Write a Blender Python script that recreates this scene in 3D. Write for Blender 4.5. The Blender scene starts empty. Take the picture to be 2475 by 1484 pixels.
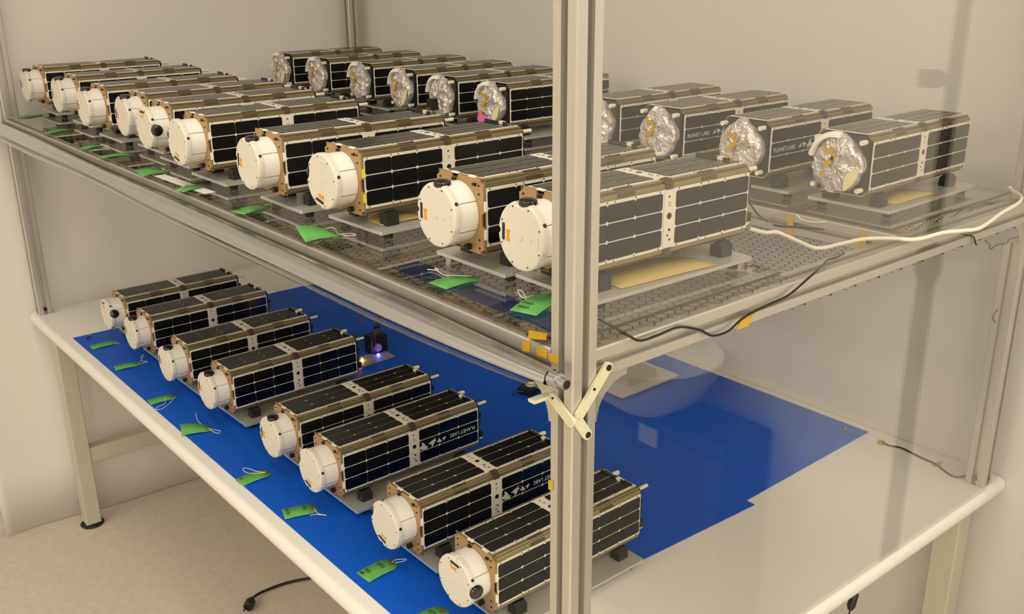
import bpy, bmesh, math, random
from math import sin, cos, pi, radians
from mathutils import Vector, Matrix

random.seed(7)
SC = bpy.context.scene
COL = SC.collection

# ------------------------------------------------------------------ camera
CAM = Vector((-0.65237, -0.70919, 0.97719))
YAW, PITCH, ROLL, FPX = 0.88032, 0.33754, -0.008667, 2380.13
_F = Vector((cos(YAW)*cos(PITCH), sin(YAW)*cos(PITCH), -sin(PITCH)))
_r = Vector((sin(YAW), -cos(YAW), 0)); _u = _r.cross(_F)
_R = cos(ROLL)*_r + sin(ROLL)*_u
_U = -sin(ROLL)*_r + cos(ROLL)*_u
cd = bpy.data.cameras.new('camera'); cam = bpy.data.objects.new('camera', cd); COL.objects.link(cam)
cam.matrix_world = Matrix(((_R.x, _U.x, -_F.x, CAM.x), (_R.y, _U.y, -_F.y, CAM.y), (_R.z, _U.z, -_F.z, CAM.z), (0, 0, 0, 1)))
cd.sensor_fit = 'HORIZONTAL'; cd.sensor_width = 36.0; cd.lens = FPX/2475*36.0
cd.clip_start = 0.02; cd.clip_end = 50
SC.camera = cam

def at(px, py, axis, val):
    """surveying helper: the point of the plane axis=val that was measured at a photo pixel"""
    d = _F + _R*((px-1237.5)/FPX) - _U*((py-742)/FPX)
    t = (val-CAM[axis])/d[axis]
    return CAM + d*t

# ------------------------------------------------------------------ light, exposure
SC.view_settings.view_transform = 'Standard'
SC.view_settings.look = 'None'
SC.view_settings.exposure = 0.0
SC.view_settings.gamma = 1.0
SC.view_settings.use_curve_mapping = False
w = bpy.data.worlds.new('world'); SC.world = w; w.use_nodes = True
w.node_tree.nodes['Background'].inputs[0].default_value = (1, .9, .72, 1)
w.node_tree.nodes['Background'].inputs[1].default_value = 0.05

def area(name, loc, sx, sy, power, col=(1.0, .935, .815), rot=(0, 0, 0)):
    l = bpy.data.lights.new(name, 'AREA'); l.shape = 'RECTANGLE'; l.size = sx; l.size_y = sy
    l.energy = power; l.color = col
    o = bpy.data.objects.new(name, l); COL.objects.link(o); o.location = loc; o.rotation_euler = rot
    return o
CEIL = 2.05
for lx, ly, p in ((-0.45, 0.45, 15), (0.55, -1.5, 22), (-0.9, -1.9, 24), (-2.8, 0.2, 26), (-2.9, 1.9, 16), (-2.8, -2.2, 34), (-4.8, 1.0, 40), (-4.8, -1.8, 44), (-1.2, -4.2, 36), (0.6, -4.2, 32), (-3.4, -4.4, 40)):
    area('ceiling_lamp', (lx, ly, CEIL-.03), .45, 1.2, p)

# ------------------------------------------------------------------ materials
def lin(c):
    return tuple((x/12.92 if x <= .04045 else ((x+.055)/1.055)**2.4) for x in [v/255 for v in c])
MATS = {}
def mat(name, rgb, rough=.5, metal=0, spec=.5, noise=None, bump=None, alpha=1.0, emit=None, coat=0, aniso=0):
    if name in MATS: return MATS[name]
    m = bpy.data.materials.new(name); m.use_nodes = True; nt = m.node_tree
    b = nt.nodes['Principled BSDF']
    c = lin(rgb)
    b.inputs['Base Color'].default_value = (*c, 1)
    b.inputs['Roughness'].default_value = rough; b.inputs['Metallic'].default_value = metal
    b.inputs['Specular IOR Level'].default_value = spec
    b.inputs['Coat Weight'].default_value = coat
    b.inputs['Alpha'].default_value = alpha
    if aniso: b.inputs['Anisotropic'].default_value = aniso
    if emit:
        b.inputs['Emission Color'].default_value = (*lin(emit[0]), 1); b.inputs['Emission Strength'].default_value = emit[1]
    if noise:
        scale, amount = noise[:2]
        tc = nt.nodes.new('ShaderNodeTexCoord'); mp = nt.nodes.new('ShaderNodeMapping')
        if len(noise) > 2: mp.inputs['Scale'].default_value = noise[2]
        n = nt.nodes.new('ShaderNodeTexNoise'); n.inputs['Scale'].default_value = scale; n.inputs['Detail'].default_value = 5
        mx = nt.nodes.new('ShaderNodeMix'); mx.data_type = 'RGBA'
        mx.inputs[6].default_value = (*[x*(1-amount) for x in c], 1); mx.inputs[7].default_value = (*[min(1, x*(1+amount)) for x in c], 1)
        nt.links.new(tc.outputs['Object'], mp.inputs[0]); nt.links.new(mp.outputs[0], n.inputs['Vector'])
        nt.links.new(n.outputs['Fac'], mx.inputs[0]); nt.links.new(mx.outputs[2], b.inputs['Base Color'])
    if bump:
        tc = nt.nodes.new('ShaderNodeTexCoord')
        n = nt.nodes.new('ShaderNodeTexNoise'); n.inputs['Scale'].default_value = bump[0]; n.inputs['Detail'].default_value = 3
        bp = nt.nodes.new('ShaderNodeBump'); bp.inputs['Strength'].default_value = bump[1]; bp.inputs['Distance'].default_value = bump[2]
        nt.links.new(tc.outputs['Object'], n.inputs['Vector'])
        nt.links.new(n.outputs['Fac'], bp.inputs['Height']); nt.links.new(bp.outputs[0], b.inputs['Normal'])
    MATS[name] = m
    return m

def clear(name, tint, ior, boost=1.0, rough=0.0):
    """clear sheet plastic: transparent, with a Fresnel surface reflection"""
    m = bpy.data.materials.new(name); m.use_nodes = True; nt = m.node_tree
    for n in list(nt.nodes): nt.nodes.remove(n)
    out = nt.nodes.new('ShaderNodeOutputMaterial'); mx = nt.nodes.new('ShaderNodeMixShader')
    tr = nt.nodes.new('ShaderNodeBsdfTransparent'); tr.inputs[0].default_value = (*tint, 1)
    gl = nt.nodes.new('ShaderNodeBsdfGlossy'); gl.inputs['Roughness'].default_value = rough; gl.inputs[0].default_value = (1, 1, 1, 1)
    ge = nt.nodes.new('ShaderNodeNewGeometry')
    dt = nt.nodes.new('ShaderNodeVectorMath'); dt.operation = 'DOT_PRODUCT'
    nt.links.new(ge.outputs['Normal'], dt.inputs[0]); nt.links.new(ge.outputs['Incoming'], dt.inputs[1])
    def mth(op, a_, b_, clamp=False):
        n = nt.nodes.new('ShaderNodeMath'); n.operation = op; n.use_clamp = clamp
        for i, v in enumerate((a_, b_)):
            if v is None: continue
            if isinstance(v, (int, float)): n.inputs[i].default_value = v
            else: nt.links.new(v, n.inputs[i])
        return n.outputs[0]
    f0 = ((ior-1)/(ior+1))**2
    c_ = mth('ABSOLUTE', dt.outputs['Value'], None)
    pw = mth('POWER', mth('SUBTRACT', 1.0, c_, True), 5.0)
    fr = mth('MULTIPLY', mth('ADD', mth('MULTIPLY', pw, 1-f0), f0), boost, True)
    nt.links.new(fr, mx.inputs[0])
    nt.links.new(tr.outputs[0], mx.inputs[1]); nt.links.new(gl.outputs[0], mx.inputs[2]); nt.links.new(mx.outputs[0], out.inputs[0])
    MATS[name] = m
    return m

M_wall = mat('wall_paint', (214, 211, 203), .75, noise=(2.5, .02), bump=(120, .05, .002))
M_paper = mat('white_paper', (226, 222, 214), .65, noise=(3, .02))
M_floor = mat('floor_vinyl', (204, 194, 177), .6, noise=(55, .16), bump=(200, .1, .002))
M_ceil = mat('ceiling_tile', (222, 219, 210), .9, noise=(20, .03))
M_dark = mat('dark_room_panel', (70, 66, 60), .8, noise=(4, .1))
M_top = mat('white_laminate', (226, 223, 214), .28, noise=(30, .012))
M_leg = mat('beige_painted_steel', (188, 184, 164), .45, noise=(14, .02))
M_mat = mat('blue_rubber_mat', (8, 84, 194), .5, spec=.2, noise=(90, .09), bump=(700, .12, .0006))
M_alu = mat('anodised_aluminium', (196, 193, 184), .38, .75, noise=(9, .03, (1, 1, 1)))
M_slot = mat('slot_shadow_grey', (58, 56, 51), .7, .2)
M_plate = mat('milled_aluminium_plate', (208, 205, 196), .38, .5, noise=(60, .06, (1, 14, 1)))
M_pipe = mat('galvanised_pipe', (178, 180, 182), .25, .95, noise=(25, .06))
M_black = mat('black_rubber', (22, 22, 24), .55, noise=(60, .2))
M_blkpl = mat('black_plastic', (20, 20, 22), .4)
M_block = mat('black_delrin_block', (30, 31, 31), .45)
M_cap = mat('white_cap_plastic', (212, 206, 192), .42, bump=(220, .05, .0006), noise=(40, .02))
M_barrel = mat('white_barrel_paint', (232, 229, 220), .3)
M_brown = mat('copper_coloured_plate', (174, 140, 98), .45, .25, noise=(30, .1))
M_rail = mat('gold_anodised_rail', (160, 146, 112), .34, .8, noise=(40, .06, (.2, 3, 3)))
M_core = mat('dark_core', (58, 48, 36), .6, noise=(40, .2))
M_pcb = mat('white_panel_board', (222, 218, 203), .4)
M_cell = mat('solar_cell', (9, 10, 14), .2, spec=.42, noise=(160, .3, (6, .3, 1)))
M_hinge = mat('brown_hinge', (92, 80, 58), .5, .3)
M_screw = mat('dark_screw', (52, 50, 46), .35, .7)
M_orange = mat('orange_sticker', (222, 148, 34), .5, noise=(200, .15))
M_amber = mat('amber_film_tape', (196, 152, 28), .35, noise=(60, .14))
M_yellow = mat('yellow_tab', (228, 208, 50), .5)
M_green = mat('green_card', (92, 164, 82), .6, noise=(40, .05))
M_eye = mat('eyelet_brown', (140, 62, 44), .45)
M_string = mat('white_string', (232, 228, 214), .8)
M_white = mat('white_cable_sheath', (226, 220, 202), .45)
M_ink = mat('black_ink', (24, 32, 24), .6)
M_let = mat('white_lettering', (206, 206, 198), .5)
M_manila = mat('manila_paper', (192, 168, 106), .6, noise=(25, .05))
M_label = mat('white_paper_label', (228, 228, 220), .55, noise=(60, .05))
M_ivory = mat('ivory_peg', (228, 224, 196), .45)
M_foil = mat('crinkled_clear_foil', (212, 206, 202), .2, .55, bump=(85, .9, .006))
M_strap = mat('white_strap', (236, 234, 222), .35)
M_cres = mat('cream_crescent', (226, 218, 172), .5)
M_pink = mat('pink_film', (226, 110, 180), .4)
M_film = mat('rolled_clear_film', (184, 185, 188), .1, .92, coat=.3)
M_filmc = clear('clear_film_layer', (.93, .92, .9), 1.45, 1.3, .06)
M_acr = clear('clear_acrylic_sheet', (.92, .90, .87), 1.49, 1.5)
M_pane = clear('clear_acrylic_wall', (.97, .965, .95), 1.49, 1.2)
M_acredge = mat('acrylic_edge', (88, 76, 62), .2)
M_wire = mat('black_mesh_wire', (30, 27, 25), .5, .3)
M_red = mat('red_wire', (140, 40, 34), .5)
M_ledb = mat('blue_led', (30, 30, 255), .4, emit=((60, 60, 255), 60))
M_ledy = mat('yellow_led', (255, 210, 90), .4, emit=((255, 200, 80), 25))
M_ledr = mat('red_led', (255, 40, 90), .4, emit=((255, 30, 90), 12))
M_grey = mat('grey_box', (142, 140, 134), .5)
M_brack = mat('cast_bracket', (214, 210, 180), .45, .15)
M_lens = mat('black_glass_lens', (10, 10, 12), .12, spec=.8)

# ------------------------------------------------------------------ mesh helpers
class MB:
    def __init__(s): s.v = []; s.f = []; s.mi = []
    def add(s, vs, fs, mi=0):
        o = len(s.v); s.v += [tuple(x) for x in vs]; s.f += [tuple(i+o for i in f) for f in fs]; s.mi += [mi]*len(fs)
    def box(s, x0, x1, y0, y1, z0, z1, mi=0):
        s.add([(x0, y0, z0), (x1, y0, z0), (x1, y1, z0), (x0, y1, z0), (x0, y0, z1), (x1, y0, z1), (x1, y1, z1), (x0, y1, z1)],
              [(0, 3, 2, 1), (4, 5, 6, 7), (0, 1, 5, 4), (1, 2, 6, 5), (2, 3, 7, 6), (3, 0, 4, 7)], mi)
    def prism(s, poly, axis, a0, a1, mi=0):
        """extrude a 2D polygon (in the two other axes, cyclic order) along axis"""
        def p3(q, a):
            if axis == 0: return (a, q[0], q[1])
            if axis == 1: return (q[0], a, q[1])
            return (q[0], q[1], a)
        n = len(poly)
        vs = [p3(q, a0) for q in poly]+[p3(q, a1) for q in poly]
        fs = [tuple(range(n))[::-1], tuple(range(n, 2*n))]+[(i, (i+1) % n, n+(i+1) % n, n+i) for i in range(n)]
        s.add(vs, fs, mi)
    def cbox(s, x0, x1, y0, y1, z0, z1, c, axis=2, mi=0):
        """box with its four edges along axis chamfered by c"""
        rng = [(x0, x1), (y0, y1), (z0, z1)]
        a = [r for i, r in enumerate(rng) if i != axis]
        (p0, p1), (q0, q1) = a
        poly = [(p0+c, q0), (p1-c, q0), (p1, q0+c), (p1, q1-c), (p1-c, q1), (p0+c, q1), (p0, q1-c), (p0, q0+c)]
        s.prism(poly, axis, rng[axis][0], rng[axis][1], mi)
    def lathe(s, prof, o, ax, n=24, mi=0, closed=True):
        """prof: list of (dist along axis, radius)"""
        ax = Vector(ax).normalized(); t = Vector((0, 0, 1)) if abs(ax.z) < .9 else Vector((1, 0, 0))
        a = ax.cross(t).normalized(); b = ax.cross(a); o = Vector(o)
        vs = []
        for d, r in prof:
            for k in range(n):
                th = 2*pi*k/n; vs.append(o+ax*d+a*(r*cos(th))+b*(r*sin(th)))
        fs = []
        for i in range(len(prof)-1):
            for k in range(n):
                fs.append((i*n+k, i*n+(k+1) % n, (i+1)*n+(k+1) % n, (i+1)*n+k))
        if closed:
            fs.append(tuple(range(n))[::-1]); m = (len(prof)-1)*n; fs.append(tuple(range(m, m+n)))
        s.add(vs, fs, mi)
    def cyl(s, p0, p1, r, n=16, mi=0, r1=None):
        p0 = Vector(p0); p1 = Vector(p1)
        s.lathe([(0, r), ((p1-p0).length, r if r1 is None else r1)], p0, p1-p0, n, mi)
    def tube(s, pts, r, n=8, mi=0, caps=True):
        pts = [Vector(p) for p in pts]; vs = []; fs = []
        up = Vector((0, 0, 1))
        for i, p in enumerate(pts):
            t = (pts[min(i+1, len(pts)-1)]-pts[max(i-1, 0)]).normalized()
            a = t.cross(up)
            if a.length < .05: a = t.cross(Vector((1, 0, 0)))
            a.normalize(); b = t.cross(a)
            rr = r[i] if isinstance(r, (list, tuple)) else r
            for k in range(n):
                th = 2*pi*k/n; vs.append(p+a*(rr*cos(th))+b*(rr*sin(th)))
        for i in range(len(pts)-1):
            for k in range(n): fs.append((i*n+k, i*n+(k+1) % n, (i+1)*n+(k+1) % n, (i+1)*n+k))
        if caps: fs.append(tuple(range(n))[::-1]); m = (len(pts)-1)*n; fs.append(tuple(range(m, m+n)))
        s.add(vs, fs, mi)
    def mesh(s, name, mats, smooth=True, ang=35):
        me = bpy.data.meshes.new(name); me.from_pydata(s.v, [], s.f)
        for m in (mats if isinstance(mats, (list, tuple)) else [mats]): me.materials.append(m)
        me.polygons.foreach_set('material_index', s.mi)
        bm = bmesh.new(); bm.from_mesh(me); bmesh.ops.recalc_face_normals(bm, faces=bm.faces); bm.to_mesh(me); bm.free()
        if smooth:
            me.shade_smooth(); me.set_sharp_from_angle(angle=radians(ang))
        me.update()
        return me
    def build(s, name, mats, parent=None, loc=None, rot=None, smooth=True):
        return obj(name, s.mesh(name, mats, smooth), parent, loc, rot)

def obj(name, me, parent=None, loc=None, rot=None):
    o = bpy.data.objects.new(name, me); COL.objects.link(o)
    if parent: o.parent = parent
    if loc is not None: o.location = loc
    if rot is not None: o.rotation_euler = rot
    return o
def tag(o, label, cat, group=None):
    o['label'] = label; o['category'] = cat
    if group: o['group'] = group
    return o
def thing(name, label, cat, loc=(0, 0, 0), rz=0, group=None):
    o = bpy.data.objects.new(name, None); COL.objects.link(o); o.empty_display_size = .03
    o.location = loc; o.rotation_euler = (0, 0, rz)
    return tag(o, label, cat, group)
def struct(o): o['kind'] = 'structure'; return o
def catmull(P, n=8):
    P = [Vector(p) for p in P]; out = []
    Q = [P[0]*2-P[1]]+P+[P[-1]*2-P[-2]]
    for i in range(1, len(Q)-2):
        for k in range(n):
            t = k/n
            out.append(.5*((2*Q[i])+(-Q[i-1]+Q[i+1])*t+(2*Q[i-1]-5*Q[i]+4*Q[i+1]-Q[i+2])*t*t+(-Q[i-1]+3*Q[i]-3*Q[i+1]+Q[i+2])*t**3))
    out.append(P[-1]); return out
_txt = {}
def text_mesh(s, size, m, ext=.0002):
    key = (s, size, m.name)
    if key in _txt: return _txt[key]
    cu = bpy.data.curves.new('lettering', 'FONT'); cu.body = s; cu.size = size; cu.extrude = ext; cu.resolution_u = 2
    cu.align_x = 'LEFT'; cu.align_y = 'CENTER'
    o = bpy.data.objects.new('lettering', cu); COL.objects.link(o)
    me = bpy.data.meshes.new_from_object(o.evaluated_get(bpy.context.evaluated_depsgraph_get()))
    bpy.data.objects.remove(o); bpy.data.curves.remove(cu)
    me.materials.clear(); me.materials.append(m); me.name = 'lettering'
    _txt[key] = me
    return me

# ------------------------------------------------------------------ room
FL = -0.72
L, D = 2.335, 1.165
XW, YW = 1.205, 2.44
X0, Y0 = -6.2, -5.6
def slab(name, a, m):
    b = MB(); b.box(*a); return struct(b.build(name, m, smooth=False))
slab('floor', (X0-.1, XW+.1, Y0-.1, YW+.1, FL-.1, FL), M_floor)
slab('ceiling', (X0-.1, XW+.1, Y0-.1, YW+.1, CEIL, CEIL+.1), M_ceil)
slab('wall_back', (XW, XW+.1, Y0, YW, FL, CEIL), M_wall)
slab('wall_left', (X0, XW, YW, YW+.1, FL, CEIL), M_wall)
slab('wall_right', (X0, XW, Y0-.1, Y0, FL, CEIL), M_wall)
slab('wall_front', (X0-.1, X0, Y0, YW, FL, CEIL), M_wall)

# ------------------------------------------------------------------ workbench
wb = thing('workbench', 'long white workbench with rounded edges and beige steel legs', 'workbench', (0, 0, FL))
H = -FL
b = MB()
TE, TH = .0, .036
# slab with bullnose on the front and the right end
def nose(n=8):
    return [(cos(pi/2+pi*k/n), sin(pi/2+pi*k/n)) for k in range(n+1)]
r_ = TH/2
poly = [(XW-.002, -TH), (XW-.002, 0)]+[(r_*.75+r_*.75*c, -r_+r_*s) for c, s in nose()]
b.prism(poly, 1, r_*.75, L)
b.prism([(-r_*.0+r_*.75+r_*.75*c, -r_+r_*s) for c, s in nose()]+[(.04, -TH), (.04, 0)], 0, r_*.75, XW-.002) if False else None
# right end bullnose
endp = [(r_*.75+r_*.75*c, -r_+r_*s) for c, s in nose()]
b.prism(endp, 0, r_*.75, XW-.002)
o = b.build('tabletop', M_top, wb, (0, 0, H))
# frame
for (lx, ly) in ((.04, 2.262), (.04, .04), (1.12, 2.262), (1.12, .04)):
    b = MB(); b.cbox(lx, lx+.046, ly, ly+.05, .012, H-TH, .002)
    lg = b.build('leg', M_leg, wb)
    b = MB(); b.lathe([(0, .034), (.004, .036), (.009, .03), (.012, .012)], (lx+.023, ly+.025, 0), (0, 0, 1), 24)
    b.build('foot', M_black, lg)
for ly in (2.262, .04):
    b = MB(); b.cbox(.086, 1.12, ly+.004, ly+.044, .22, .27, .002, 0); b.build('stretcher', M_leg, wb)
b = MB(); b.cbox(.046, .086, .09, 2.262, H-TH-.05, H-TH, .002, 1); b.build('apron', M_leg, wb)
b = MB(); b.cbox(1.122, 1.162, .09, 2.262, H-TH-.05, H-TH, .002, 1); b.build('apron', M_leg, wb)

# ------------------------------------------------------------------ mats
MT = .0022
b = MB(); b.prism([(.034, 2.034), (.034, .291), (.742, .262), (.742, 2.028)], 2, 0, MT)
tag(b.build('bench_mat', M_mat), 'wide blue rubber mat along the front of the white bench top', 'mat')
b = MB(); b.prism([(.7425, 2.026), (.7425, .282), (1.178, .290), (1.178, 2.024)], 2, 0, MT)
tag(b.build('bench_mat', M_mat), 'narrower blue rubber mat at the back of the bench against the wall', 'mat')

# ------------------------------------------------------------------ white sheet at the left end
b = MB(); pts = []
for i in range(61):
    t = i/60; x = -.17+t*(1.36)
    y = 2.352+.011*sin(t*9+.6)+.006*sin(t*21)
    pts.append((x, y))
n = 14; vs = []
for j in range(n+1):
    zz = FL+.002+(CEIL-.02-FL)*(j/n)
    k = max(0, 1-j/n*1.6)
    for i, (x, y) in enumerate(pts):
        yy = 2.376+(y-2.352)*k-.022*k*max(0, (1-abs(x-.3)*1.6))
        xx = x-(.05*(j/n)*(1-i/60)) if j < 99 else x
        vs.append((min(xx, XW-.004), yy, zz))
m_ = len(pts)
fs = [(j*m_+i, j*m_+i+1, (j+1)*m_+i+1, (j+1)*m_+i) for j in range(n) for i in range(m_-1)]
b.add(vs, fs)
o = b.build('hanging_sheet', M_paper)
sm = o.modifiers.new('thickness', 'SOLIDIFY'); sm.thickness = .0012; sm.offset = 0
tag(o, 'big white paper sheet hanging to the floor behind the left end of the bench', 'sheet')

# ------------------------------------------------------------------ aluminium shelf frame
S = .0368
ZT = .577                  # top of the shelf profiles
def profile_poly(s):
    """square extrusion section with a T-slot in each face"""
    h = s/2; g = s*.13; d = s*.2; c = s*.05; w2 = s*.2
    side = [(-h+c, -h), (-g, -h), (-g, -h+d*.45), (-w2, -h+d*.45), (-w2, -h+d), (w2, -h+d), (w2, -h+d*.45), (g, -h+d*.45), (g, -h), (h-c, -h), ]
    out = []
    for k in range(4):
        a = k*pi/2
        out += [(x*cos(a)-y*sin(a), x*sin(a)+y*cos(a)) for x, y in side]
    return out
PP = profile_poly(S)
def prof_mesh(axis, a0, a1):
    b = MB(); b.prism(PP, axis, a0, a1)
    return b
def slotfill(b, axis, a0, a1):
    pass
frame = thing('shelf_frame', 'grey aluminium profile frame with four posts carrying the clear shelf', 'shelf frame', (.0, 0, 0))
PX, PY = .0175, 0.0        # outer corner of the near post
posts = [(PX+S/2, PY+S/2), (PX+S/2, L-.005-S/2), (1.128+S/2, .012+S/2), (1.128+S/2, L-.005-S/2)]
for i, (x, y) in enumerate(posts):
    p = prof_mesh(2, .002, 1.86).build('post', M_alu, frame, (x, y, 0), smooth=False)
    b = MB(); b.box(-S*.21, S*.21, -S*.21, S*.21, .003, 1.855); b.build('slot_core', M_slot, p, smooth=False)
    b = MB(); b.box(-S*.5, S*.5, -S*.5, S*.5, .0, .002); b.build('base_plate', M_alu, p, smooth=False)
    # end block with a bolt hole at the foot of the post
    b = MB(); b.cyl((0, -S/2-.0006, .016), (0, -S/2+.004, .016), .0055, 16); b.build('bolt', M_screw, p)
    b = MB(); b.cyl((-S/2-.0006, 0, .016), (-S/2+.004, 0, .016), .0055, 16); b.build('bolt', M_screw, p)
zc = ZT-S/2
def rail(axis, fixed, a0, a1):
    loc = (fixed, 0, zc) if axis == 1 else (0, fixed, zc)
    p = prof_mesh(axis, a0, a1).build('rail', M_alu, frame, loc, smooth=False)
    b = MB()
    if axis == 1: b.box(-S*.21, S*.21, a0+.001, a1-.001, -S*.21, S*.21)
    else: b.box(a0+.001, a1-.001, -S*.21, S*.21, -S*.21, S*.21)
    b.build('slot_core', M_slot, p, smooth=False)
    return p
xf, xb = posts[0][0], posts[2][0]
yr, yl = posts[0][1], posts[1][1]
rail(1, xf, yr+S/2, yl-S/2)
rail(1, xb, posts[2][1]+S/2, yl-S/2)
rail(0, yr+.002, xf+S/2, xb-S/2)
rail(0, yl, xf+S/2, xb-S/2)
XC = .7265+S/2
rail(1, XC, yr+S/2+.002, yl-S/2)
# inside corner gussets under the rails at the near post
def gusset(name, pts, th, axis, off, parent, m=M_alu):
    b = MB(); b.prism(pts, axis, off-th/2, off+th/2); return b.build(name, m, parent)
def arc_gusset(sz, n=8):
    p = [(0, 0), (sz, 0), (sz, -.009)]
    for k in range(1, n):
        a = pi/2*k/n
        p.append((sz-(sz-.008)*sin(a), -sz+(sz-.009)*cos(a)))
    p += [(.008, -sz), (0, -sz)]
    return p
g = [(xf+S/2+x, zc-S/2+z) for x, z in arc_gusset(.055)]
gusset('corner_gusset', g, .026, 1, yr+.002, frame)
g = [(yr+S/2+x, zc-S/2+z) for x, z in arc_gusset(.055)]
gusset('corner_gusset', g, .026, 0, xf, frame)
g = [(xf+S/2+x, zc-S/2+z) for x, z in arc_gusset(.045)]
gusset('corner_gusset', g, .026, 1, yl, frame)
g = [(yl-S/2-x, zc-S/2+z) for x, z in arc_gusset(.045)]
gusset('corner_gusset', g, .026, 0, xb, frame)
g = [(xb-S/2-x, zc-S/2+z) for x, z in arc_gusset(.045)]
gusset('corner_gusset', g, .026, 1, posts[2][1], frame)

# wire mesh over the shelf, hexagonal, twisted strands about 45 degrees to the bench edge
def hex_wire(xa, xz, zz):
    a = .0098; rot = radians(44)
    ct, st = cos(rot), sin(rot)
    x0, x1, y0, y1 = xa, xz, yr-(.012 if zz > .56 else S/2+.001), yl+.01
    vs = []; fs = []
    def seg(p, q, r):
        d = (q[0]-p[0], q[1]-p[1]); l = math.hypot(*d); nx, ny = -d[1]/l*r, d[0]/l*r
        o = len(vs)
        for c in (p, q):
            vs.append((c[0]+nx, c[1]+ny, zz-r*.5)); vs.append((c[0]-nx, c[1]-ny, zz-r*.5)); vs.append((c[0], c[1], zz+r))
        fs.extend([(o, o+3, o+4, o+1), (o+1, o+4, o+5, o+2), (o+2, o+5, o+3, o)])
    R = 2.9; w3 = a*math.sqrt(3)
    nj = int(R/(1.5*a)); ni = int(R/w3)
    cx, cy = (x0+x1)/2, (y0+y1)/2
    def W(u, v): return (cx+u*ct-v*st, cy+u*st+v*ct)
    def inside(p): return x0 <= p[0] <= x1 and y0 <= p[1] <= y1
    # u = along the twisted strands
    for j in range(-nj//2, nj//2+1):
        for i in range(-ni//2, ni//2+1):
            u = j*1.5*a; v = (i+(.5 if j % 2 else 0))*w3
            A = W(u, v); B = W(u+a, v); C1 = W(u+1.5*a, v+w3/2); C2 = W(u+1.5*a, v-w3/2)
            if inside(A) and inside(B): seg(A, B, .0009)
            if inside(B) and inside(C1): seg(B, C1, .0003)
            if inside(B) and inside(C2): seg(B, C2, .0003)
    me = bpy.data.meshes.new('wire_mesh'); me.from_pydata(vs, [], fs); me.materials.append(M_wire); me.update()
    return me
wm = obj('wire_mesh', hex_wire(xf-.012, .43, ZT+.0009)); wm['kind'] = 'stuff'
tag(wm, 'black hexagonal wire mesh under the front clear sheets of the shelf', 'wire mesh')
wm = obj('wire_mesh', hex_wire(.40, xb+.01, ZT-S-.0012)); wm['kind'] = 'stuff'
tag(wm, 'black hexagonal wire mesh fixed below the crossbar and rails at the back of the shelf', 'wire mesh')

ZP = .5832                 # top of the acrylic sheets
def sheet(x0, x1, y0, y1, label):
    b = MB()
    z0, z1 = ZT+.0024, ZP
    b.box(x0, x1, y0, y1, z0, z1)
    b.mi = [0, 0, 1, 1, 1, 1]
    return tag(b.build('acrylic_sheet', [M_acr, M_acredge], smooth=False), label, 'acrylic sheet')
sheet(xf-.012, .425, yr+.012, 1.1, 'clear acrylic sheet under the front row satellites nearest the tall post')
sheet(xf-.012, .425, 1.106, yl-.02, 'clear acrylic sheet under the small far front row satellites')
sheet(.735, xb-.02, posts[2][1]+.02, yl-.02, 'clear acrylic sheet under the back row of satellites')

# clear side wall between the near post and the far right post
b = MB(); b.box(PX+S+.001, 1.1275, .0035, .0065, .003, 1.86)
pane = b.build('acrylic_wall', M_pane, smooth=False)
tag(pane, 'large clear acrylic wall closing the right end of the shelf frame', 'acrylic wall')

# ------------------------------------------------------------------ film roll on a pipe along the front
XT, ZTU = -.0035, .5565
pipe = thing('curtain_pipe', 'metal pipe along the shelf front with clear plastic film rolled on it', 'pipe', (XT, 0, ZTU))
b = MB()
b.lathe([(-.013, .0048), (-.013, .0062), (L+.02, .0062), (L+.02, .0048)], (0, 0, 0), (0, 1, 0), 24, closed=False)
b.build('pipe', M_pipe, pipe)
b = MB(); b.lathe([(-.0125, .0046), (.1, .0046)], (0, 0, 0), (0, 1, 0), 20); b.build('bore', M_blkpl, pipe)
b = MB(); b.lathe([(-.002, .0062), (-.0015, .0088), (.0135, .0088), (.014, .0062)], (0, 0, 0), (0, 1, 0), 28); b.build('collar', M_pipe, pipe)
b = MB(); n = 72; ny = 70; vs = []
for j in range(ny+1):
    t = j/ny; y = .012+t*(L+.0)
    base = .0085+.0098*min(1, t*3.2)**.8+.0022*sin(t*7.0+.5)+.0015*sin(t*17)
    if t > .93: base *= 1
    for k in range(n):
        th = 2*pi*k/n
        rr = base*(1+.07*cos(2*th+t*3)+.075*cos(5*th+1.3+t*2.2)+.04*cos(9*th+t*5)+.03*((k/n+t*.15) % 1))
        vs.append((rr*cos(th), y, -(base-.009)*.35+rr*sin(th)))
fs = [(j*n+k, j*n+(k+1) % n, (j+1)*n+(k+1) % n, (j+1)*n+k) for j in range(ny) for k in range(n)]
b.add(vs, fs); o = b.build('film_roll', M_film, pipe)
b = MB(); vs = []
for j in range(ny+1):
    t = j/ny; y = .02+t*(L-.02)
    base = .0085+.0098*min(1, t*3.2)**.8+.0022*sin(t*7.0+.5)+.0015*sin(t*17)
    for k in range(13):
        q = k/12; th = radians(-150+q*95)
        rr = base*1.12+.004*sin(q*pi)*(1+.4*sin(t*11))
        vs.append((rr*cos(th), y, -(base-.009)*.35+rr*sin(th)-.002))
fs = [(j*13+k, j*13+k+1, (j+1)*13+k+1, (j+1)*13+k) for j in range(ny) for k in range(12)]
b.add(vs, fs); o = b.build('loose_film', M_filmc, pipe)

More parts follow.
